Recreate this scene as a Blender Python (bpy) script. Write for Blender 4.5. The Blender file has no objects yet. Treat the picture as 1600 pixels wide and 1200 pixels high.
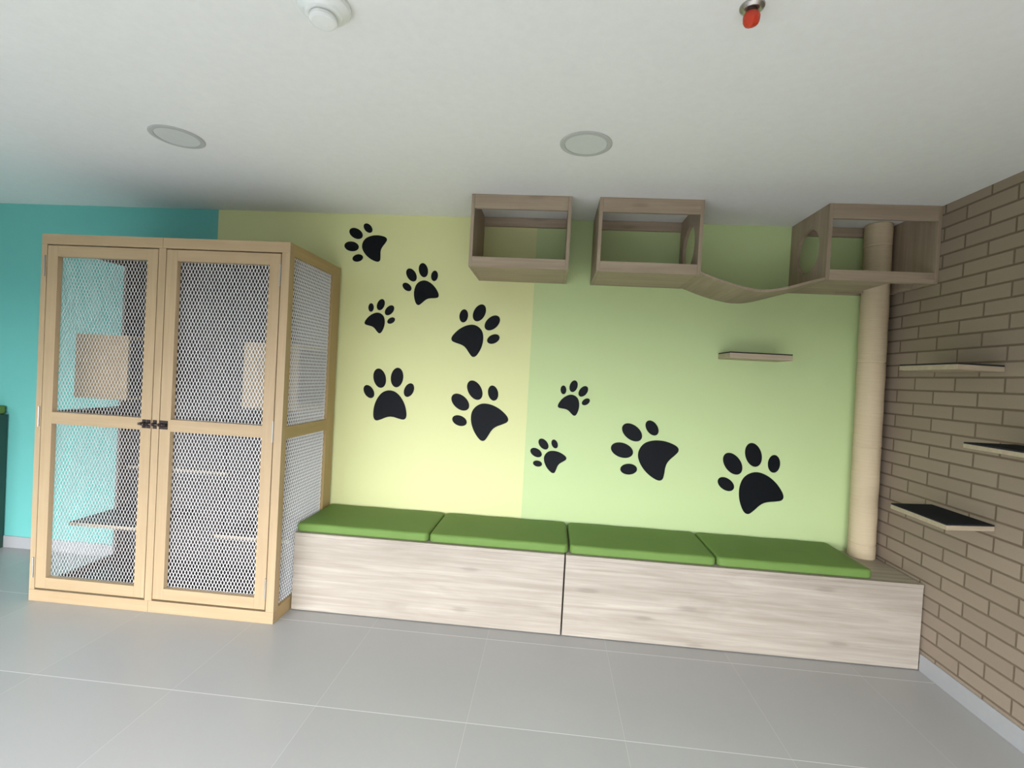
import bpy, bmesh, math, random
from mathutils import Vector, Matrix
random.seed(7)

C = bpy.context.scene.collection
sc = bpy.context.scene

# ------------------------------------------------------------------ camera
F_PX = 759.1
cam_d = bpy.data.cameras.new('camera')
cam = bpy.data.objects.new('camera', cam_d)
C.objects.link(cam)
cam_d.sensor_width = 36.0
cam_d.lens = F_PX * 36.0 / 1600.0
cam_d.clip_start = 0.05
R_ = Vector((0.99530397, 0.07944099, 0.0553095))
U_ = Vector((-0.05650341, 0.01285873, 0.9983196))
D_ = Vector((-0.07859629, 0.99675663, -0.01728704))
m = Matrix((( R_.x, U_.x, -D_.x, -1.8923), (R_.y, U_.y, -D_.y, -2.9743), (R_.z, U_.z, -D_.z, 1.3386), (0, 0, 0, 1)))
cam.matrix_world = m
sc.camera = cam

# ------------------------------------------------------------------ colour management
sc.view_settings.view_transform = 'Standard'
sc.view_settings.look = 'None'
sc.view_settings.gamma = 1.0
sc.view_settings.use_curve_mapping = False
sc.view_settings.exposure = 0.63

# ------------------------------------------------------------------ world: bright overcast sky seen through the windows behind the camera
SKY = 23.0
w = bpy.data.worlds.new('world'); sc.world = w; w.use_nodes = True
bg = w.node_tree.nodes['Background']
# overcast luminance: three times brighter overhead than at the horizon
_t = w.node_tree
_g = _t.nodes.new('ShaderNodeTexCoord'); _s = _t.nodes.new('ShaderNodeSeparateXYZ'); _t.links.new(_g.outputs['Generated'], _s.inputs[0])
_m = _t.nodes.new('ShaderNodeMath'); _m.operation = 'MULTIPLY_ADD'; _m.use_clamp = False
_t.links.new(_s.outputs[2], _m.inputs[0]); _m.inputs[1].default_value = SKY * 2 / 3; _m.inputs[2].default_value = SKY / 3
_x = _t.nodes.new('ShaderNodeMath'); _x.operation = 'MAXIMUM'; _x.inputs[1].default_value = SKY / 3; _t.links.new(_m.outputs[0], _x.inputs[0])
bg.inputs[0].default_value = (1.0, 0.965, 1.08, 1)
_t.links.new(_x.outputs[0], bg.inputs[1])
sc.cycles.max_bounces = 10
sc.cycles.diffuse_bounces = 7

# room numbers (metres): back wall y=0, brick wall x=0, floor z=0
H = 2.298
XL = -7.6
YF = -3.8
WX0, WX1, WZ1 = -6.6, -0.35, 1.66        # glazed opening in the wall behind the camera

# light portal in the glazed opening
pl = bpy.data.lights.new('window_portal', 'AREA'); pl.shape = 'RECTANGLE'
pl.size = WX1 - WX0; pl.size_y = WZ1
pl.cycles.is_portal = True
po = bpy.data.objects.new('window_portal', pl); C.objects.link(po)
po.location = ((WX0 + WX1) / 2, YF - 0.05, WZ1 / 2); po.rotation_euler = (math.radians(90), 0, 0)

# ------------------------------------------------------------------ materials
def srgb(r, g, b):
    f = lambda c: (c / 255 / 12.92) if c / 255 <= 0.04045 else ((c / 255 + 0.055) / 1.055) ** 2.4
    return (f(r), f(g), f(b), 1)

class NT:
    def __init__(s, name, rough=0.5, spec=0.5):
        s.m = bpy.data.materials.new(name); s.m.use_nodes = True
        s.t = s.m.node_tree; s.b = s.t.nodes['Principled BSDF']
        s.b.inputs['Roughness'].default_value = rough
        s.b.inputs['Specular IOR Level'].default_value = spec
    def n(s, typ, **kw):
        x = s.t.nodes.new(typ)
        for k, v in kw.items():
            if k.startswith('i_'): x.inputs[k[2:].replace('_', ' ')].default_value = v
            else: setattr(x, k, v)
        return x
    def l(s, a, b): s.t.links.new(a, b)
    def math(s, op, a, b=None, c=None):
        x = s.n('ShaderNodeMath', operation=op)
        for i, v in enumerate((a, b, c)):
            if v is None: continue
            if isinstance(v, (int, float)): x.inputs[i].default_value = v
            else: s.l(v, x.inputs[i])
        return x.outputs[0]
    def mix(s, fac, a, b, blend='MIX'):
        x = s.n('ShaderNodeMix', data_type='RGBA', blend_type=blend)
        for i, v in ((0, fac), (6, a), (7, b)):
            if isinstance(v, (int, float)): x.inputs[i].default_value = v
            elif isinstance(v, tuple): x.inputs[i].default_value = v
            else: s.l(v, x.inputs[i])
        return x.outputs[2]
    def pos(s):
        g = s.n('ShaderNodeNewGeometry'); return g.outputs['Position']
    def noise(s, vec, scale, detail=4, rough=0.55, dist=0.0):
        x = s.n('ShaderNodeTexNoise'); x.inputs['Scale'].default_value = scale
        x.inputs['Detail'].default_value = detail; x.inputs['Roughness'].default_value = rough
        x.inputs['Distortion'].default_value = dist
        s.l(vec, x.inputs['Vector']); return x.outputs['Fac']
    def mapping(s, vec, scale=(1, 1, 1), loc=(0, 0, 0), rot=(0, 0, 0)):
        x = s.n('ShaderNodeMapping'); x.inputs['Scale'].default_value = scale
        x.inputs['Location'].default_value = loc; x.inputs['Rotation'].default_value = rot
        s.l(vec, x.inputs['Vector']); return x.outputs[0]
    def ramp(s, fac, stops, interp='LINEAR'):
        x = s.n('ShaderNodeValToRGB'); x.color_ramp.interpolation = interp
        e = x.color_ramp.elements
        while len(e) < len(stops): e.new(0.5)
        for q, (p, c) in zip(e, stops): q.position = p; q.color = c
        s.l(fac, x.inputs[0]); return x.outputs[0]
    def bump(s, h, strength, dist=0.01):
        x = s.n('ShaderNodeBump'); x.inputs['Strength'].default_value = strength
        x.inputs['Distance'].default_value = dist
        s.l(h, x.inputs['Height']); s.l(x.outputs[0], s.b.inputs['Normal'])
    def col(s, c):
        if isinstance(c, tuple): s.b.inputs['Base Color'].default_value = c
        else: s.l(c, s.b.inputs['Base Color'])

def plain(name, c, rough=0.5, metal=0.0, spec=0.5, bump=None):
    t = NT(name, rough, spec)
    nz = t.noise(t.pos(), 35, 3)
    dark = tuple(x * 0.92 for x in c[:3]) + (1,)
    t.col(t.mix(nz, dark, c))
    t.b.inputs['Metallic'].default_value = metal
    if bump: t.bump(t.noise(t.pos(), bump[0], 2), bump[1], bump[2])
    return t.m

TEAL, YELLOW, GREEN = srgb(104, 178, 168), srgb(211, 213, 154), srgb(188, 206, 148)
def m_back_wall():
    t = NT('painted_wall', 0.55, 0.3)
    p = t.pos(); sx = t.n('ShaderNodeSeparateXYZ'); t.l(p, sx.inputs[0]); x = sx.outputs[0]
    a = t.math('GREATER_THAN', x, -4.074); b = t.math('GREATER_THAN', x, -2.025)
    c = t.mix(a, TEAL, YELLOW); c = t.mix(b, c, GREEN)
    t.col(c); t.bump(t.noise(p, 160, 3), 0.12, 0.002)
    return t.m
M = {}
M['wall'] = m_back_wall()
M['teal'] = plain('teal_paint', TEAL, 0.55, spec=0.3)
M['white'] = plain('low_bounce_grey', srgb(90, 90, 90), 0.7, spec=0.2)  # dark grey for the unseen front wall, set to cut bounced light
M['ceiling'] = plain('ceiling_paint', srgb(232, 233, 229), 0.6, spec=0.3)
M['baseboard'] = plain('baseboard_tile', srgb(160, 160, 158), 0.4)

def m_brick():
    t = NT('brick_wall_paper', 0.75, 0.2)
    p = t.pos(); sx = t.n('ShaderNodeSeparateXYZ'); t.l(p, sx.inputs[0])
    u = t.math('MULTIPLY', sx.outputs[1], -1.0); v = sx.outputs[2]
    P, Q = 0.252, 0.0672
    row = t.math('FLOOR', t.math('DIVIDE', t.math('SUBTRACT', v, 1.848 - 20 * Q * 2), Q))
    par = t.math('MODULO', row, 2.0)
    uo = t.math('DIVIDE', t.math('SUBTRACT', u, t.math('SUBTRACT', 0.659 - 10 * P, t.math('MULTIPLY', par, -0.0))), P)
    # rows with even parity (line 1.848 .. 1.915) joint at .659, others at .785
    uo = t.math('ADD', uo, t.math('MULTIPLY', par, 0.5))
    fu = t.math('FRACT', uo); colid = t.math('FLOOR', uo)
    fv = t.math('FRACT', t.math('DIVIDE', t.math('SUBTRACT', v, 1.848 - 40 * Q), Q))
    wob = t.math('MULTIPLY', t.math('SUBTRACT', t.noise(p, 30, 2), 0.5), 0.012)
    du = t.math('MULTIPLY', t.math('MINIMUM', fu, t.math('SUBTRACT', 1.0, fu)), P)
    dv = t.math('MULTIPLY', t.math('MINIMUM', fv, t.math('SUBTRACT', 1.0, fv)), Q)
    dd = t.math('ADD', t.math('MINIMUM', du, dv), t.math('MULTIPLY', wob, 0.12))
    edge = t.n('ShaderNodeMapRange', interpolation_type='SMOOTHSTEP')
    edge.inputs['From Min'].default_value = 0.0020; edge.inputs['From Max'].default_value = 0.0065
    t.l(dd, edge.inputs['Value'])
    wn = t.n('ShaderNodeTexWhiteNoise', noise_dimensions='2D')
    cb = t.n('ShaderNodeCombineXYZ'); t.l(colid, cb.inputs[0]); t.l(row, cb.inputs[1]); t.l(cb.outputs[0], wn.inputs['Vector'])
    base = t.mix(wn.outputs['Value'], srgb(143, 128, 110), srgb(153, 138, 119))
    sp = t.noise(p, 140, 4, 0.7)
    base = t.mix(t.math('MULTIPLY', sp, 0.30), base, srgb(114, 99, 82))
    t.col(t.mix(edge.outputs[0], srgb(108, 93, 76), base))
    hh = t.math('ADD', edge.outputs[0], t.math('MULTIPLY', sp, 0.35))
    t.bump(hh, 0.5, 0.004)
    return t.m
M['brick'] = m_brick()

def m_floor():
    t = NT('porcelain_floor_tile', 0.34, 0.45)
    p = t.pos(); sx = t.n('ShaderNodeSeparateXYZ'); t.l(p, sx.inputs[0])
    a = t.math('DIVIDE', t.math('SUBTRACT', sx.outputs[0], -2.7392 - 12), 0.6)
    b = t.math('DIVIDE', t.math('SUBTRACT', sx.outputs[1], -0.5494 - 24), 0.6)
    fa, fb = t.math('FRACT', a), t.math('FRACT', b)
    da = t.math('MULTIPLY', t.math('MINIMUM', fa, t.math('SUBTRACT', 1.0, fa)), 0.6)
    db = t.math('MULTIPLY', t.math('MINIMUM', fb, t.math('SUBTRACT', 1.0, fb)), 0.6)
    ea = t.math('LESS_THAN', da, 0.0011); eb = t.math('LESS_THAN', db, 0.0016)
    cb = t.n('ShaderNodeCombineXYZ'); t.l(t.math('FLOOR', a), cb.inputs[0]); t.l(t.math('FLOOR', b), cb.inputs[1])
    wn = t.n('ShaderNodeTexWhiteNoise', noise_dimensions='2D'); t.l(cb.outputs[0], wn.inputs['Vector'])
    base = t.mix(wn.outputs['Value'], srgb(160, 159, 155), srgb(167, 166, 162))
    cl = t.noise(p, 2.6, 5, 0.6)
    base = t.mix(t.math('MULTIPLY', cl, 0.4), base, srgb(150, 150, 147))
    base = t.mix(ea, base, srgb(178, 178, 174)); base = t.mix(eb, base, srgb(205, 206, 202))
    t.col(base)
    t.bump(t.noise(p, 90, 3), 0.04, 0.002)
    return t.m
M['floor'] = m_floor()

def m_laminate(name, axis, lo, hi, knots=True, rough=0.5):
    """wood laminate, grain running along the given axis"""
    t = NT(name, rough, 0.35)
    sc_ = {'x': (1.6, 55, 55), 'y': (55, 1.6, 55), 'z': (55, 55, 1.6)}[axis]
    p = t.pos(); q = t.mapping(p, sc_)
    n1 = t.noise(q, 1.0, 6, 0.62, 0.6)
    sc2 = tuple(7.0 if s > 5 else 0.9 for s in sc_)
    n2 = t.noise(t.mapping(p, sc2, (3.1, 1.7, 9.2)), 1.6, 4, 0.6, 1.2)
    f = t.math('ADD', t.math('MULTIPLY', n1, 0.55), t.math('MULTIPLY', n2, 0.45))
    mid = tuple((a + b) / 2 for a, b in zip(lo, hi))
    c = t.ramp(f, [(0.30, lo), (0.5, mid), (0.66, hi)])
    if knots:
        v = t.n('ShaderNodeTexVoronoi', feature='F1', voronoi_dimensions='2D'); v.inputs['Scale'].default_value = 1.0
        sp = t.n('ShaderNodeSeparateXYZ'); t.l(p, sp.inputs[0]); cb = t.n('ShaderNodeCombineXYZ')
        t.l(t.math('MULTIPLY', sp.outputs[0], 1.5), cb.inputs[0]); t.l(t.math('MULTIPLY', sp.outputs[2], 5.2), cb.inputs[1])
        t.l(cb.outputs[0], v.inputs['Vector'])
        kr = t.n('ShaderNodeMapRange', interpolation_type='SMOOTHSTEP')
        kr.inputs['From Min'].default_value = 0.10; kr.inputs['From Max'].default_value = 0.02
        t.l(t.math('ADD', v.outputs['Distance'], t.math('MULTIPLY', t.math('SUBTRACT', n1, 0.5), 0.14)), kr.inputs['Value'])
        k = kr.outputs[0]
        c = t.mix(t.math('MULTIPLY', k, 0.30), c, tuple(x * 0.45 for x in lo[:3]) + (1,))
    t.col(c)
    t.bump(n1, 0.06, 0.002)
    return t.m
LO, HI = srgb(172, 156, 134), srgb(204, 191, 170)
M['oak_x'] = m_laminate('pale_oak_laminate', 'x', srgb(138, 128, 113), srgb(174, 165, 150))
M['oak_y'] = m_laminate('pale_oak_laminate_side', 'y', LO, HI, False)
M['oak_z'] = m_laminate('pale_oak_laminate_upright', 'z', LO, HI, False)
M['box_x'] = m_laminate('oak_laminate_box', 'x', srgb(140, 124, 104), srgb(172, 155, 132))
M['box_y'] = m_laminate('oak_laminate_box_side', 'y', srgb(140, 124, 103), srgb(168, 151, 128), False)
M['box_z'] = m_laminate('oak_laminate_box_upright', 'z', srgb(138, 122, 101), srgb(166, 149, 127), False)
M['pine_z'] = m_laminate('pine_upright', 'z', srgb(160, 137, 103), srgb(174, 151, 116), False)
M['pine_x'] = m_laminate('pine_rail', 'x', srgb(159, 136, 102), srgb(173, 150, 115), False)
M['pine_y'] = m_laminate('pine_side_rail', 'y', srgb(160, 135, 92), srgb(172, 147, 103), False)
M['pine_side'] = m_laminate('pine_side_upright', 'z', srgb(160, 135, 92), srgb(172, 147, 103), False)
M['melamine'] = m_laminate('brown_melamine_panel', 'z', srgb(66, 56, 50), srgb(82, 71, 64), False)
M['pine_shaded'] = m_laminate('shaded_pine_upright', 'z', srgb(88, 72, 58), srgb(104, 87, 70), False)  # pine of the left side frame, darkened in colour for the unlit interior
M['edge'] = m_laminate('pale_edge_band', 'x', srgb(156, 142, 118), srgb(178, 163, 138), False)
M['wire'] = plain('white_expanded_metal', srgb(238, 237, 234), 0.4, 0.0, 0.5)
M['steel'] = plain('zinc_hinge', srgb(175, 170, 158), 0.35, 0.6)
M['latch'] = plain('dark_bronze', srgb(38, 26, 24), 0.35, 0.5)
M['bolt'] = plain('bolt_metal', srgb(120, 105, 95), 0.3, 0.8)
M['carpet'] = plain('black_carpet', srgb(44, 46, 48), 0.95, 0, 0.1, (900, 0.8, 0.003))
M['decal'] = plain('black_vinyl', srgb(7, 11, 15), 0.55, 0, 0.15)
M['grey'] = plain('grey_ring', srgb(184, 186, 182), 0.5)
M['diffuser'] = plain('frosted_diffuser', srgb(212, 215, 211), 0.4)
M['plastic'] = plain('white_plastic', srgb(232, 235, 230), 0.3)
M['chrome'] = plain('chrome', srgb(175, 172, 165), 0.25, 0.9)
M['orange'] = plain('orange_red_plastic', srgb(196, 54, 24), 0.4)
M['dark'] = plain('dark_metal', srgb(60, 45, 38), 0.4, 0.5)
M['dark_green'] = plain('dark_green_board', srgb(40, 72, 62))
M['ground'] = plain('outdoor_paving', srgb(44, 44, 44), 0.9)
M['alu'] = plain('window_aluminium', srgb(200, 200, 200), 0.4, 0.5)

def m_fabric():
    t = NT('green_vinyl', 0.55, 0.15)
    p = t.pos(); n = t.noise(p, 7, 3)
    t.col(t.mix(n, srgb(98, 126, 62), srgb(104, 133, 67)))
    t.bump(t.noise(p, 420, 2), 0.1, 0.001)
    return t.m
M['cushion'] = m_fabric()
def m_sisal():
    t = NT('sisal_rope', 0.9, 0.1)
    p = t.pos()
    n = t.noise(t.mapping(p, (8, 8, 160)), 1.0, 4, 0.7)
    n2 = t.noise(t.mapping(p, (1, 1, 5)), 1.0, 2)
    n3 = t.noise(p, 300, 2)
    c = t.mix(n, srgb(186, 168, 136), srgb(216, 200, 168))
    c = t.mix(t.math('MULTIPLY', n2, 0.25), c, srgb(170, 148, 112))
    t.col(c)
    t.bump(n3, 0.3, 0.003)
    return t.m
M['sisal'] = m_sisal()
def m_glass():
    m_ = bpy.data.materials.new('window_glass'); m_.use_nodes = True
    t = m_.node_tree; t.nodes.remove(t.nodes['Principled BSDF'])
    tr = t.nodes.new('ShaderNodeBsdfTransparent'); tr.inputs[0].default_value = (0.93, 0.96, 0.95, 1)
    t.links.new(tr.outputs[0], t.nodes['Material Output'].inputs[0])
    return m_
M['glass'] = m_glass()

# ------------------------------------------------------------------ mesh helpers (all shapes given in world metres)
def box(bm, x0, x1, y0, y1, z0, z1):
    v = [bm.verts.new(p) for p in ((x0, y0, z0), (x1, y0, z0), (x1, y1, z0), (x0, y1, z0), (x0, y0, z1), (x1, y0, z1), (x1, y1, z1), (x0, y1, z1))]
    for f in ((3, 2, 1, 0), (4, 5, 6, 7), (0, 1, 5, 4), (1, 2, 6, 5), (2, 3, 7, 6), (3, 0, 4, 7)):
        bm.faces.new([v[i] for i in f])
def prism(bm, pts, lift):
    """solid from a planar outline pts (3D) pushed by the vector lift"""
    a = [bm.verts.new(p) for p in pts]; b = [bm.verts.new(Vector(p) + Vector(lift)) for p in pts]
    bm.faces.new(a); bm.faces.new(b[::-1])
    n = len(pts)
    for i in range(n): bm.faces.new((a[i], b[i], b[(i + 1) % n], a[(i + 1) % n]))
def lathe(bm, c, prof, n=40, axis='z', tilt=(0, 0)):
    """prof: list of (radius, height); closed with caps"""
    rings = []
    for r, h in prof:
        ring = []
        for i in range(n):
            a = 2 * math.pi * i / n
            if axis == 'z': p = (c[0] + r * math.cos(a) + tilt[0] * h, c[1] + r * math.sin(a) + tilt[1] * h, c[2] + h)
            elif axis == 'x': p = (c[0] + h, c[1] + r * math.cos(a), c[2] + r * math.sin(a))
            else: p = (c[0] + r * math.cos(a), c[1] + h, c[2] + r * math.sin(a))
            ring.append(bm.verts.new(p))
        rings.append(ring)
    for a, b in zip(rings, rings[1:]):
        for i in range(n): bm.faces.new((a[i], a[(i + 1) % n], b[(i + 1) % n], b[i]))
    bm.faces.new(rings[0][::-1]); bm.faces.new(rings[-1])
def holed_plate(bm, x0, x1, y0, y1, z0, z1, cy, cz, r, n=64):
    """panel standing in the yz plane with a round hole"""
    angs = sorted(set([2 * math.pi * i / n for i in range(n)] + [math.atan2(z - cz, y - cy) % (2 * math.pi) for y in (y0, y1) for z in (z0, z1)]))
    def rim(a):
        dy, dz = math.cos(a), math.sin(a); t = 1e9
        if dy > 1e-9: t = min(t, (y1 - cy) / dy)
        if dy < -1e-9: t = min(t, (y0 - cy) / dy)
        if dz > 1e-9: t = min(t, (z1 - cz) / dz)
        if dz < -1e-9: t = min(t, (z0 - cz) / dz)
        return cy + dy * t, cz + dz * t
    L = []
    for x in (x0, x1):
        L.append(([bm.verts.new((x, cy + r * math.cos(a), cz + r * math.sin(a))) for a in angs],
                  [bm.verts.new((x,) + rim(a)) for a in angs]))
    k = len(angs)
    for i in range(k):
        j = (i + 1) % k
        bm.faces.new((L[0][0][i], L[0][0][j], L[0][1][j], L[0][1][i]))
        bm.faces.new((L[1][0][j], L[1][0][i], L[1][1][i], L[1][1][j]))
        bm.faces.new((L[0][0][j], L[0][0][i], L[1][0][i], L[1][0][j]))
        bm.faces.new((L[0][1][i], L[0][1][j], L[1][1][j], L[1][1][i]))

def origin_of(parent):
    o = Vector((0, 0, 0))
    while parent is not None:
        o += parent.location; parent = parent.parent
    return o
def obj(name, bm, mat, parent=None, bevel=0.0, smooth=False, seg=2):
    bmesh.ops.recalc_face_normals(bm, faces=bm.faces)
    org = origin_of(parent)
    if parent is None:      # origin at the centre of the base
        xs = [v.co for v in bm.verts]
        lo = Vector([min(c[i] for c in xs) for i in range(3)]); hi = Vector([max(c[i] for c in xs) for i in range(3)])
        loc = Vector(((lo.x + hi.x) / 2, (lo.y + hi.y) / 2, lo.z)); org = loc
    else: loc = Vector((0, 0, 0))
    bmesh.ops.translate(bm, verts=bm.verts, vec=-org)
    me = bpy.data.meshes.new(name); bm.to_mesh(me); bm.free()
    me.materials.append(M[mat])
    if smooth:
        for p in me.polygons: p.use_smooth = True
    o = bpy.data.objects.new(name, me); C.objects.link(o)
    o.location = loc
    if parent is not None: o.parent = parent
    if bevel:
        b = o.modifiers.new('bevel', 'BEVEL'); b.width = bevel; b.segments = seg; b.limit_method = 'ANGLE'
    return o
def boxes(name, lst, mat, parent=None, bevel=0.0012, **k):
    bm = bmesh.new()
    for b in lst: box(bm, *b)
    return obj(name, bm, mat, parent, bevel, **k)
def thing(name, label, cat, loc, group=None):
    o = bpy.data.objects.new(name, None); C.objects.link(o); o.location = loc
    o.empty_display_size = 0.1
    o['label'] = label; o['category'] = cat
    if group: o['group'] = group
    return o
def tag(o, label, cat, group=None):
    o['label'] = label; o['category'] = cat
    if group: o['group'] = group
    return o
def struct(o):
    o['kind'] = 'structure'; return o

# ------------------------------------------------------------------ the room
T = 0.12
struct(boxes('floor', [(XL - T, T, YF - T, T, -0.1, 0)], 'floor', bevel=0))
struct(boxes('ceiling', [(XL - T, T, YF - T, T, H, H + 0.1)], 'ceiling', bevel=0))
struct(boxes('wall_back', [(XL - T, 0, 0, T, 0, H)], 'wall', bevel=0))
struct(boxes('wall_right', [(0, T, YF - T, T, 0, H)], 'brick', bevel=0))
struct(boxes('wall_left', [(XL - T, XL, YF - T, 0, 0, H)], 'teal', bevel=0))
struct(boxes('wall_front', [(XL, WX0, YF - T, YF, 0, H), (WX1, 0, YF - T, YF, 0, H), (WX0, WX1, YF - T, YF, WZ1, H)], 'white', bevel=0))  # unseen wall, coloured dark grey so little light bounces back
struct(boxes('baseboard_back', [(XL, 0, -0.008, 0, 0, 0.078)], 'baseboard', bevel=0.0015))
struct(boxes('baseboard_right', [(-0.009, 0, YF, -0.45, 0, 0.084)], 'baseboard', bevel=0.0015))
# glazed front behind the camera
nw = 4
for i in range(nw):
    a = WX0 + (WX1 - WX0) * i / nw; b = WX0 + (WX1 - WX0) * (i + 1) / nw
    wn = bpy.data.objects.new('window_%d' % (i + 1), None); C.objects.link(wn); wn.location = ((a + b) / 2, YF - 0.06, 0)
    wn['kind'] = 'structure'
    y0, y1 = YF - 0.085, YF - 0.035
    boxes('window_frame', [(a, a + 0.045, y0, y1, 0, WZ1), (b - 0.045, b, y0, y1, 0, WZ1), (a + 0.045, b - 0.045, y0, y1, 0, 0.06), (a + 0.045, b - 0.045, y0, y1, WZ1 - 0.05, WZ1)], 'alu', wn)
    boxes('pane', [(a + 0.045, b - 0.045, YF - 0.063, YF - 0.057, 0.06, WZ1 - 0.05)], 'glass', wn, bevel=0)
struct(boxes('floor_outside', [(-30, 22, -40, YF - T, -0.15, -0.05)], 'ground', bevel=0))

# ------------------------------------------------------------------ timber enclosure with expanded metal doors
CX0, CX1, CY0, CY1, CZ1 = -4.599, -3.236, -0.611, -0.022, 1.949
cab = thing('cat_enclosure', 'tall pine cat enclosure with two white mesh doors, on the floor at the left', 'enclosure', ((CX0 + CX1) / 2, (CY0 + CY1) / 2, 0))
yb = CY0 + 0.030
boxes('front_frame', [(CX0, CX0 + 0.031, CY0, yb, 0.061, 1.895), (-3.941, -3.901, CY0, yb, 0.061, 1.895), (CX1 - 0.043, CX1, CY0, yb, 0.061, 1.895)], 'pine_z', cab)
boxes('top_rail', [(CX0, -3.9215, CY0, yb, 1.8955, CZ1), (-3.9205, CX1, CY0, yb, 1.8955, CZ1)], 'pine_x', cab)
boxes('bottom_rail', [(CX0, -3.9215, CY0, yb, 0, 0.0605), (-3.9205, CX1, CY0, yb, 0, 0.0605)], 'pine_x', cab)

def mesh_sheet(name, plane, a0, a1, z0, z1, d, parent, pa=0.0181, pz=0.0365, wd=0.0036, th=0.0016):
    """expanded metal: diamond strands in the xz ('x') or yz ('y') plane at depth d"""
    bm = bmesh.new()
    na = int(round((a1 - a0) / (pa / 2))); nz = int(round((z1 - z0) / (pz / 2)))
    sa = (a1 - a0) / na; sz = (z1 - z0) / nz
    def P(a, o, z): return (a, d + o, z) if plane == 'x' else (d + o, a, z)
    L = math.hypot(sa, sz)
    for i in range(na):
        for j in range(nz):
            up = (i + j) % 2 == 0
            A = (a0 + i * sa, z0 + (j if up else j + 1) * sz); B = (a0 + (i + 1) * sa, z0 + (j + 1 if up else j) * sz)
            dx, dz = (B[0] - A[0]) / L, (B[1] - A[1]) / L
            nx, nz_ = -dz * wd / 2, dx * wd / 2
            sl = th * (1.0 if up else -1.0) * 0.4
            vs = []
            for o in (-th / 2, th / 2):
                for (qa, qz, s) in ((A[0], A[1], 1), (B[0], B[1], 1), (B[0], B[1], -1), (A[0], A[1], -1)):
                    vs.append(bm.verts.new(P(qa + nx * s, o + sl * s, qz + nz_ * s)))
            bm.faces.new(vs[0:4]); bm.faces.new(vs[4:8][::-1])
            bm.faces.new((vs[0], vs[1], vs[5], vs[4])); bm.faces.new((vs[2], vs[3], vs[7], vs[6]))
    return obj(name, bm, 'wire', parent)

def door(x0, x1, wx0, wx1, hinge_x, sw):
    zb, zt = 0.071, 1.8893
    y0, y1 = CY0, CY0 + 0.027
    z = (0.129, 0.9505, 1.013, 1.8325)
    d = boxes('door', [(x0, wx0, y0, y1, zb, zt), (wx1, x1, y0, y1, zb, zt)], 'pine_z', cab)
    for q0, q1 in ((zb, z[0]), (z[1], z[2]), (z[3], zt)):
        boxes('door_rail', [(wx0, wx1, y0 + 0.0003, y1, q0, q1)], 'pine_x', d, bevel=0.0008)
    for a, b in ((z[0], z[1]), (z[2], z[3])):
        mesh_sheet('mesh_panel', 'x', wx0 - 0.008, wx1 + 0.008, a - 0.008, b + 0.008, y1 + 0.003, d, wd=sw)
    for hz in (0.18, 0.985, 1.78):
        bm = bmesh.new()
        lathe(bm, (hinge_x, CY0 - 0.003, hz - 0.054), [(0.0045, 0), (0.0045, 0.108)], 12)
        box(bm, hinge_x - 0.0055, hinge_x + 0.0055, CY0 - 0.0012, CY0 + 0.0002, hz - 0.052, hz + 0.052)
        obj('hinge', bm, 'steel', d)
    return d
dl = door(-4.5645, -3.9450, -4.505, -4.003, -4.5775, 0.0024)
dr = door(-3.8970, -3.2835, -3.838, -3.343, -3.2830, 0.0032)

bm = bmesh.new()
yp = CY0 - 0.003
for x0, x1 in ((-3.993, -3.972), (-3.969, -3.947), (-3.934, -3.912), (-3.899, -3.852)):
    box(bm, x0, x1, yp, CY0, 0.9605, 1.0055)
for x0, x1 in ((-3.993, -3.972), (-3.967, -3.949), (-3.931, -3.915), (-3.897, -3.878), (-3.872, -3.854)):
    lathe(bm, (x0, CY0 - 0.007, 0.983), [(0.009, 0), (0.009, x1 - x0)], 16, 'x')
lt = obj('latch', bm, 'latch', cab, bevel=0.0012)
bm = bmesh.new()
lathe(bm, (-4.006, CY0 - 0.010, 0.983), [(0.0075, 0), (0.0075, 0.008), (0.0045, 0.010), (0.0045, 0.148)], 14, 'x')
lathe(bm, (-3.9705, CY0 - 0.012, 0.983), [(0.003, 0), (0.003, -0.014)], 10, 'y')
obj('bolt', bm, 'bolt', lt, smooth=False)

for sx, (x0, x1), mz, my, sw in ((-1, (CX0, CX0 + 0.026), "pine_shaded", "pine_shaded", 0.0016), (1, (CX1 - 0.026, CX1), "pine_side", "pine_y", 0.0042)):
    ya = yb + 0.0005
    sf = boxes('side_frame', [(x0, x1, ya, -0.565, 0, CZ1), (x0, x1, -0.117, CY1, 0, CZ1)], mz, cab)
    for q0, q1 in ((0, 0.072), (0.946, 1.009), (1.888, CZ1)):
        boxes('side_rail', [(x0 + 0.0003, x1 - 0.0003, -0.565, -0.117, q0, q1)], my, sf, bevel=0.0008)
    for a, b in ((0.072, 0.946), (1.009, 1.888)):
        mesh_sheet('mesh_panel', 'y', -0.565, -0.117, a, b, (x0 + x1) / 2 - 0.004 * sx, sf, wd=sw, th=0.0014 if sx < 0 else 0.0034)
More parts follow.
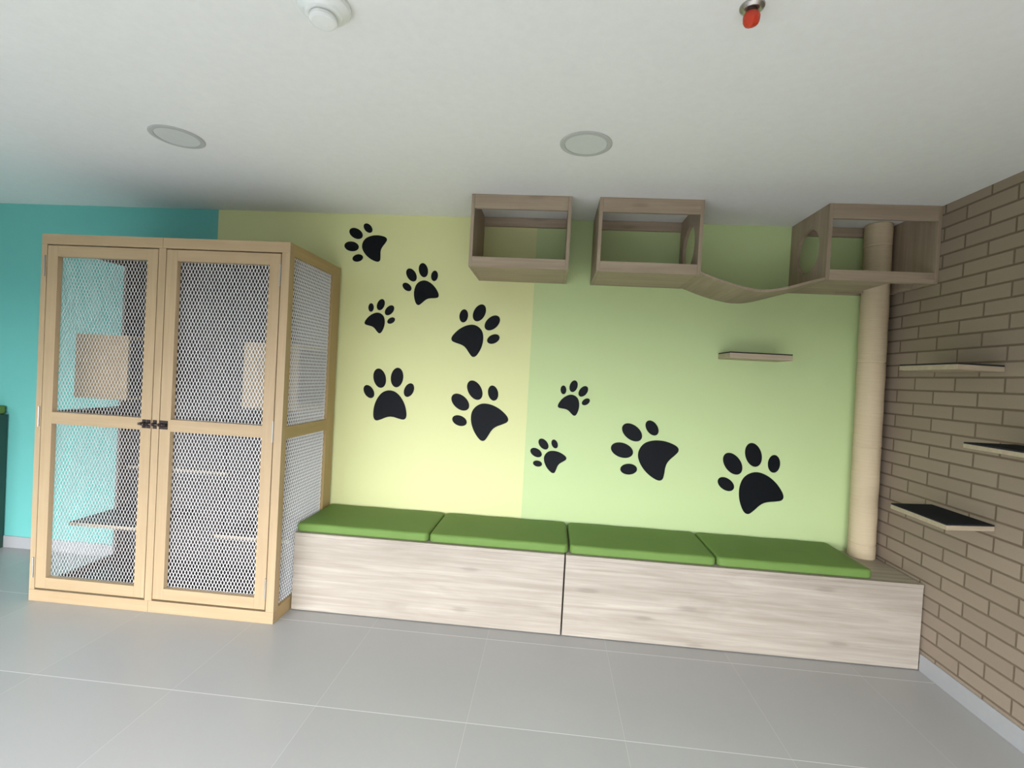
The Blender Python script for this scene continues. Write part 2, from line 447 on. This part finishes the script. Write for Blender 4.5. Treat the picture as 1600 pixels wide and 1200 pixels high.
# inside of the enclosure
ix0, ix1 = CX0 + 0.028, CX1 - 0.028
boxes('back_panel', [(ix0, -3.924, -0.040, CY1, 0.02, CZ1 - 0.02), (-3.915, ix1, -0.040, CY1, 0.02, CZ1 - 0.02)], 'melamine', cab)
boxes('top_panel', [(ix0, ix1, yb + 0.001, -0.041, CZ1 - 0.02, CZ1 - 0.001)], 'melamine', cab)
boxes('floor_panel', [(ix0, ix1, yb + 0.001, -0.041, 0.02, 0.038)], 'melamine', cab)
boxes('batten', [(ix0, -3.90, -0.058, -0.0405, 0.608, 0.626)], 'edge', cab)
for (x0, x1, hx) in ((ix0, -4.253, 1), (-3.573, ix1, -1)):
    bxs = boxes('nest_box', [(x0, x1, -0.434, -0.418, 1.080, 1.442), (x0, x1, -0.418, -0.045, 1.080, 1.096), (x0, x1, -0.418, -0.045, 1.426, 1.442)], 'pine_x', cab)
    bm = bmesh.new()
    px = x1 - 0.016 if hx > 0 else x0
    holed_plate(bm, px, px + 0.016, -0.418, -0.045, 1.096, 1.426, -0.235, 1.25, 0.105)
    obj('entrance_panel', bm, 'melamine', bxs)
for (x0, x1) in ((ix0, -4.12), (-3.70, ix1)):
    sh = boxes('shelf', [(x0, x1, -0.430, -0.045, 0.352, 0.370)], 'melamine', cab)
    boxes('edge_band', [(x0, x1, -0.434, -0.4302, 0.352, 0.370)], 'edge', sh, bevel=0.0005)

# ------------------------------------------------------------------ storage benches
BY, BH = -0.449, 0.424
def bench(x0, x1, label, group):
    t = thing('storage_bench', label, 'bench', ((x0 + x1) / 2, BY / 2, 0), group)
    boxes('front_panel', [(x0 + 0.001, x1 - 0.001, BY, BY + 0.018, 0.004, BH - 0.0185)], 'oak_x', t)
    boxes('lid', [(x0, x1 - 0.0005, BY - 0.001, -0.009, BH - 0.018, BH)], 'oak_x', t)
    boxes('side_panel', [(x0 + 0.001, x0 + 0.019, BY + 0.0185, -0.01, 0, BH - 0.0185)], 'oak_y', t)
    boxes('side_panel', [(x1 - 0.019, x1 - 0.001, BY + 0.0185, -0.01, 0, BH - 0.0185)], 'oak_y', t)
    return t
bench(-3.230, -1.7675, 'left pale oak storage bench, beside the mesh enclosure', 'storage benches under the green cushions')
bench(-1.7615, -0.010, 'right pale oak storage bench, against the brick wall under the rope post', 'storage benches under the green cushions')

def cushion(x0, x1, label):
    """soft slab with rounded edges, a slightly domed top and a back corner radius"""
    y0, y1, z0, z1 = -0.432, -0.012, BH + 0.0005, BH + 0.046
    bm = bmesh.new(); nx, ny, nr = 34, 20, 6
    r = 0.016; rc = 0.028
    cx, cy = (x0 + x1) / 2, (y0 + y1) / 2; hx, hy = (x1 - x0) / 2, (y1 - y0) / 2
    def outline(inset):
        pts = []
        rr = max(rc - inset, 0.004)
        for (sx, sy, a0) in ((1, 1, 0), (-1, 1, 90), (-1, -1, 180), (1, -1, 270)):
            for i in range(7):
                a = math.radians(a0 + i * 15)
                pts.append((cx + sx * (hx - inset - rr) + rr * math.cos(a), cy + sy * (hy - inset - rr) + rr * math.sin(a)))
        out = []   # subdivide the straights for a soft wave
        n = len(pts)
        for i in range(n):
            a, b = pts[i], pts[(i + 1) % n]; out.append(a)
            L = math.hypot(b[0] - a[0], b[1] - a[1])
            if i % 7 == 6:
                k = 14
                for j in range(1, k): out.append((a[0] + (b[0] - a[0]) * j / k, a[1] + (b[1] - a[1]) * j / k))
        return out
    prof = []
    h = z1 - z0
    for i in range(nr + 1):
        a = math.radians(-90 + 90 * i / nr); prof.append((r * 0.6 * (1 - math.cos(a)) , z0 + r * 0.6 * (1 + math.sin(a))))
    for i in range(nr + 1):
        a = math.radians(90 * i / nr); prof.append((r * (1 - math.cos(a)), z1 - r + r * math.sin(a)))
    for ins, dz in ((0.03, 0.0012), (0.06, 0.0028), (0.10, 0.0042), (0.15, 0.005), (0.19, 0.0055)): prof.append((ins, z1 + dz))
    rings = []
    for ins, z in prof:
        rings.append([bm.verts.new((x, y, z + 0.0008 * math.sin(x * 23 + y * 9) * (1 if z > z1 - 0.01 else 0))) for x, y in outline(ins)])
    for a, b in zip(rings, rings[1:]):
        n = len(a)
        for i in range(n): bm.faces.new((a[i], a[(i + 1) % n], b[(i + 1) % n], b[i]))
    bm.faces.new(rings[0][::-1]); bm.faces.new(rings[-1])
    o = obj('bench_cushion', bm, 'cushion', None, smooth=True)
    return tag(o, label, 'cushion', 'green seat cushions on the benches')
cushion(-3.232, -2.497, 'green vinyl seat cushion touching the mesh enclosure, leftmost on the benches')
cushion(-2.492, -1.751, 'green seat cushion on the left bench, right half, next to the bench joint')
cushion(-1.742, -0.996, 'green seat cushion on the right bench, left half, next to the bench joint')
cushion(-0.990, -0.236, 'rightmost green seat cushion, beside the foot of the rope post')

# ------------------------------------------------------------------ sisal scratching post
post = thing('scratching_post', 'tall cream rope-wrapped scratching post standing on the bench by the brick wall', 'scratching post', (-0.084, -0.082, BH + 0.001))
bm = bmesh.new()
z0, z1 = BH + 0.001, H - 0.004
N = 300; prof = []
for i in range(N + 1):
    tt = i / N; h = (z1 - z0) * tt
    s = int(tt * 9.7); rr = 0.0655 + 0.0012 * math.sin(s * 12.9) + 0.0006 * math.sin(tt * 61)
    zz = z0 + h
    if min(abs(zz - q) for q in (2.168, 1.985, 1.52, 1.05, 0.50)) < 0.0035: rr -= 0.0035
    if i < N:
        prof.append((rr - 0.0012, h)); prof.append((rr + 0.0012, h + (z1 - z0) / N * 0.5))
    else: prof.append((rr - 0.001, h))
lathe(bm, (-0.084, -0.082, z0), prof, 40, tilt=(-0.0125, 0))
obj('rope_wrap', bm, 'sisal', post, smooth=True)

# ------------------------------------------------------------------ wall boxes hung under the ceiling
QY, QZ, QT = -0.39, 1.911, 0.018
def wall_box(x0, x1, label, hole_left=False, hole_right=False, notch=False):
    t = thing('cat_wall_box', label, 'cat box', ((x0 + x1) / 2, QY / 2, QZ), 'oak cat boxes under the ceiling')
    zt = H - 0.001
    for (a, b, hole) in ((x0, x0 + QT, hole_left), (x1 - QT, x1, hole_right)):
        bm = bmesh.new()
        if hole: holed_plate(bm, a, b, QY, -0.001, QZ, zt, -0.195, 2.100, 0.118)
        else: box(bm, a, b, QY, -0.001, QZ, zt)
        obj('side_panel', bm, 'box_z', t, 0 if hole else 0.001)
    i0, i1 = x0 + QT + 0.0003, x1 - QT - 0.0003
    boxes('top_rail', [(i0, i1, QY, QY + QT, 2.222, zt)], 'box_x', t)
    boxes('front_lip', [(i0, i1, QY, QY + QT, QZ, 1.965)], 'box_x', t)
    boxes('back_rail', [(i0, i1, -0.019, -0.001, 2.243, zt)], 'box_x', t)
    ya = QY + QT + 0.0003
    if not notch: boxes('bottom_panel', [(i0, i1, ya, -0.001, QZ, QZ + QT)], 'box_x', t)
    else:
        boxes('bottom_panel', [(i0, -0.215, ya, -0.105, QZ, QZ + QT), (i0, -0.326, -0.105, -0.088, QZ, QZ + QT), (i0, -0.173, -0.088, -0.001, QZ, QZ + QT), (-0.173, -0.085, -0.0135, -0.001, QZ, QZ + QT),
                               (-0.215, -0.085, ya, -0.362, QZ, QZ + QT), (-0.085, i1, ya, -0.345, QZ, QZ + QT), (-0.028, i1, -0.345, -0.001, QZ, QZ + QT)], 'box_x', t, bevel=0)
    return t
wall_box(-2.366, -1.832, 'leftmost open oak cat box under the ceiling, over the yellow and green join')
wall_box(-1.687, -1.153, 'middle oak cat box under the ceiling, round hole facing the curved bridge', hole_right=True)
wall_box(-0.537, -0.001, 'right-hand oak cat box in the corner, pierced by the rope post', hole_left=True, notch=True)

# curved bridge
bm = bmesh.new()
KP = [(-1.1525, 1.9275), (-1.12, 1.9165), (-1.072, 1.899), (-1.01, 1.879), (-0.944, 1.863), (-0.89, 1.853), (-0.844, 1.849), (-0.80, 1.8515), (-0.761, 1.858), (-0.72, 1.868), (-0.681, 1.880), (-0.64, 1.893), (-0.59, 1.908), (-0.5385, 1.923)]
def cr(p0, p1, p2, p3, t):
    return tuple(0.5 * (2 * b + (c - a) * t + (2 * a - 5 * b + 4 * c - d) * t * t + (-a + 3 * b - 3 * c + d) * t ** 3) for a, b, c, d in zip(p0, p1, p2, p3))
fine = []
for i in range(len(KP) - 1):
    for j in range(4): fine.append(cr(KP[max(i - 1, 0)], KP[i], KP[i + 1], KP[min(i + 2, len(KP) - 1)], j / 4))
fine.append(KP[-1])
rows = []
for (x, z) in fine:
    rows.append([bm.verts.new((x, QY + 0.001, z)), bm.verts.new((x, -0.004, z)), bm.verts.new((x, -0.004, z - 0.013)), bm.verts.new((x, QY + 0.001, z - 0.013))])
for a, b in zip(rows, rows[1:]):
    for i in range(4): bm.faces.new((a[i], a[(i + 1) % 4], b[(i + 1) % 4], b[i]))
bm.faces.new(rows[0][::-1]); bm.faces.new(rows[-1])
o = obj('curved_bridge', bm, 'box_y')
tag(o, 'sagging curved wooden bridge between the middle and corner cat boxes', 'bridge')

# ------------------------------------------------------------------ carpeted step shelves
def step_shelf(pts, z1, th, label):
    """pts: plan outline"""
    xs = [p[0] for p in pts]; ys = [p[1] for p in pts]
    t = thing('step_shelf', label, 'shelf', (sum(xs) / 4, sum(ys) / 4, z1 - th), 'carpeted cat step shelves')
    bm = bmesh.new(); prism(bm, [(x, y, z1 - th) for x, y in pts], (0, 0, th))
    obj('board', bm, 'edge', t, 0.0012)
    cx, cy = sum(xs) / 4, sum(ys) / 4
    bm = bmesh.new(); prism(bm, [(cx + (x - cx) * 0.997, cy + (y - cy) * 0.997, z1 + 0.0003) for x, y in pts], (0, 0, 0.006))
    obj('carpet_pad', bm, 'carpet', t, 0.001)
    return t
step_shelf([(-0.911, -0.001), (-0.577, -0.001), (-0.577, -0.195), (-0.911, -0.195)], 1.533, 0.029, 'thin oak step shelf with black carpet on the green wall, above the paw prints')
step_shelf([(-0.001, -0.449), (-0.001, -0.788), (-0.222, -0.828), (-0.216, -0.487)], 0.817, 0.020, 'lowest step shelf on the brick wall, black carpet top fully visible')
step_shelf([(-0.001, -0.441), (-0.001, -0.781), (-0.215, -0.815), (-0.215, -0.479)], 1.489, 0.022, 'highest step shelf on the brick wall, seen edge-on')
step_shelf([(-0.001, -0.850), (-0.001, -1.190), (-0.220, -1.220), (-0.220, -0.878)], 1.166, 0.017, 'middle step shelf on the brick wall, cut off by the right edge of the photo')

# ------------------------------------------------------------------ paw print stickers
TOES = [(-0.485, 0.129, 0.112, 0.170, 30), (-0.21, 0.436, 0.150, 0.232, 10), (0.21, 0.436, 0.150, 0.232, -10), (0.485, 0.129, 0.112, 0.170, -28)]
PADK = [(0.0, 0.140), (0.155, 0.098), (0.285, -0.035), (0.370, -0.215), (0.402, -0.400), (0.388, -0.515), (0.325, -0.562), (0.215, -0.538), (0.10, -0.498), (0.0, -0.482)]
PAD = PADK + [(-x, y) for x, y in PADK[-2:0:-1]]
padf = []
for i in range(len(PAD)):
    n = len(PAD)
    for j in range(5): padf.append(cr(PAD[i - 1], PAD[i], PAD[(i + 1) % n], PAD[(i + 2) % n], j / 5))
PAWS = [  # (complex scale-rotation, complex position, label)
 (0.2641 + 0.0246j, -2.8942 + 1.1665j, 'upright black paw print on the yellow wall, the one nearest the enclosure lower half'),
 (0.2063 + 0.1884j, -2.3160 + 1.1065j, 'large black paw print tilted left, lowest on the yellow wall near the green'),
 (0.0584 + 0.1945j, -3.0868 + 2.1088j, 'topmost black paw print, toes pointing left toward the enclosure'),
 (0.1756 + 0.0777j, -2.7202 + 1.8690j, 'second highest black paw print, just right of and below the topmost one'),
 (0.1369 - 0.0782j, -2.9823 + 1.6605j, 'small black paw print leaning right on the yellow wall, beside the enclosure top'),
 (0.1976 - 0.1379j, -2.3707 + 1.5980j, 'big black paw print leaning right, below the leftmost cat box'),
 (0.1435 - 0.0667j, -1.7500 + 1.2183j, 'small black paw print leaning right, highest on the green wall'),
 (0.1005 + 0.1310j, -1.8775 + 0.8598j, 'small black paw print leaning left, low on the green wall near the yellow'),
 (0.1274 + 0.2652j, -1.2968 + 0.9258j, 'large black paw print with toes pointing left, centre of the green wall'),
 (0.2753 + 0.1437j, -0.6678 + 0.7990j, 'largest black paw print, rightmost on the green wall near the rope post')]
for k, pos, label in PAWS:
    t = thing('paw_print_sticker', label, 'wall sticker', (pos.real, -0.0005, pos.imag), 'black paw print stickers on the wall')
    def W(x, y):
        q = pos + k * complex(x, y); return (q.real, -0.0004, q.imag)
    bm = bmesh.new(); prism(bm, [W(*p) for p in padf], (0, -0.0012, 0)); obj('pad', bm, 'decal', t)
    for (tx, ty, ra, rb, ang) in TOES:
        a = math.radians(ang); pts = []
        for i in range(36):
            th = 2 * math.pi * i / 36; u, v = ra * math.cos(th), rb * math.sin(th)
            pts.append(W(tx + u * math.cos(a) - v * math.sin(a), ty + u * math.sin(a) + v * math.cos(a)))
        bm = bmesh.new(); prism(bm, pts, (0, -0.0012, 0)); obj('toe', bm, 'decal', t)

# ------------------------------------------------------------------ ceiling fittings
def downlight(x, y, label):
    t = thing('downlight', label, 'ceiling light', (x, y, H - 0.006), 'round recessed ceiling downlights')
    bm = bmesh.new(); n = 64
    R = [(0.106, H - 0.0005), (0.106, H - 0.003), (0.101, H - 0.005), (0.086, H - 0.005), (0.085, H - 0.0005)]
    rings = [[bm.verts.new((x + r * math.cos(2 * math.pi * i / n), y + r * math.sin(2 * math.pi * i / n), z)) for i in range(n)] for r, z in R]
    for q in range(len(R)):
        a, b = rings[q], rings[(q + 1) % len(R)]
        for i in range(n): bm.faces.new((a[i], a[(i + 1) % n], b[(i + 1) % n], b[i]))
    obj('trim_ring', bm, 'grey', t)
    bm = bmesh.new(); lathe(bm, (x, y, H - 0.0035), [(0.0845, 0), (0.0845, 0.003)], 64); obj('diffuser', bm, 'diffuser', t)
downlight(-3.574, -0.963, 'round flush ceiling downlight on the left, above the mesh enclosure')
downlight(-1.803, -0.963, 'round flush ceiling downlight in the middle, above the cat boxes')

sx_, sy_ = -2.549, -1.712
t = thing('smoke_detector', 'white round smoke detector on the ceiling at the top edge of the photo', 'smoke detector', (sx_, sy_, H - 0.055))
bm = bmesh.new(); lathe(bm, (sx_, sy_, H - 0.0005), [(0.070, 0), (0.070, -0.008), (0.066, -0.014), (0.052, -0.024), (0.046, -0.030), (0.030, -0.031)], 48); obj('base', bm, 'plastic', t, smooth=False)
bm = bmesh.new(); lathe(bm, (sx_, sy_, H - 0.0325), [(0.026, 0), (0.026, -0.003), (0.035, -0.0035), (0.036, -0.012), (0.034, -0.0155), (0.029, -0.0175), (0.012, -0.019)], 48); obj('sensor_cap', bm, 'plastic', t)

kx, ky = -1.441, -1.697
t = thing('fire_sprinkler', 'ceiling fire sprinkler with orange-red protective cap and chrome ring', 'sprinkler', (kx, ky, H - 0.07))
bm = bmesh.new(); lathe(bm, (kx, ky, H - 0.0005), [(0.030, 0), (0.029, -0.004), (0.022, -0.010), (0.020, -0.010)], 36); obj('escutcheon', bm, 'chrome', t)
bm = bmesh.new(); lathe(bm, (kx, ky, H - 0.0105), [(0.013, 0), (0.013, -0.005)], 24); obj('stem', bm, 'dark', t)
bm = bmesh.new(); lathe(bm, (kx, ky, H - 0.016), [(0.012, 0), (0.018, -0.003), (0.0205, -0.010), (0.020, -0.020), (0.017, -0.027), (0.009, -0.031), (0.004, -0.034)], 12); obj('protective_cap', bm, 'orange', t, smooth=False)

# ------------------------------------------------------------------ unit cut off by the left edge
fx1 = -5.500
t = thing('low_cabinet', 'waist-high dark cabinet with green padded top against the teal wall, at the left edge', 'cabinet', (fx1 - 0.45, -0.17, 0))
boxes('body', [(fx1 - 0.90, fx1 + 0.012, -0.325, -0.010, 0, 0.895)], 'dark_green', t)
bm = bmesh.new(); box(bm, fx1 - 0.90, fx1, -0.335, -0.010, 0.896, 0.952); obj('padded_top', bm, 'cushion', t, 0.012, seg=4)
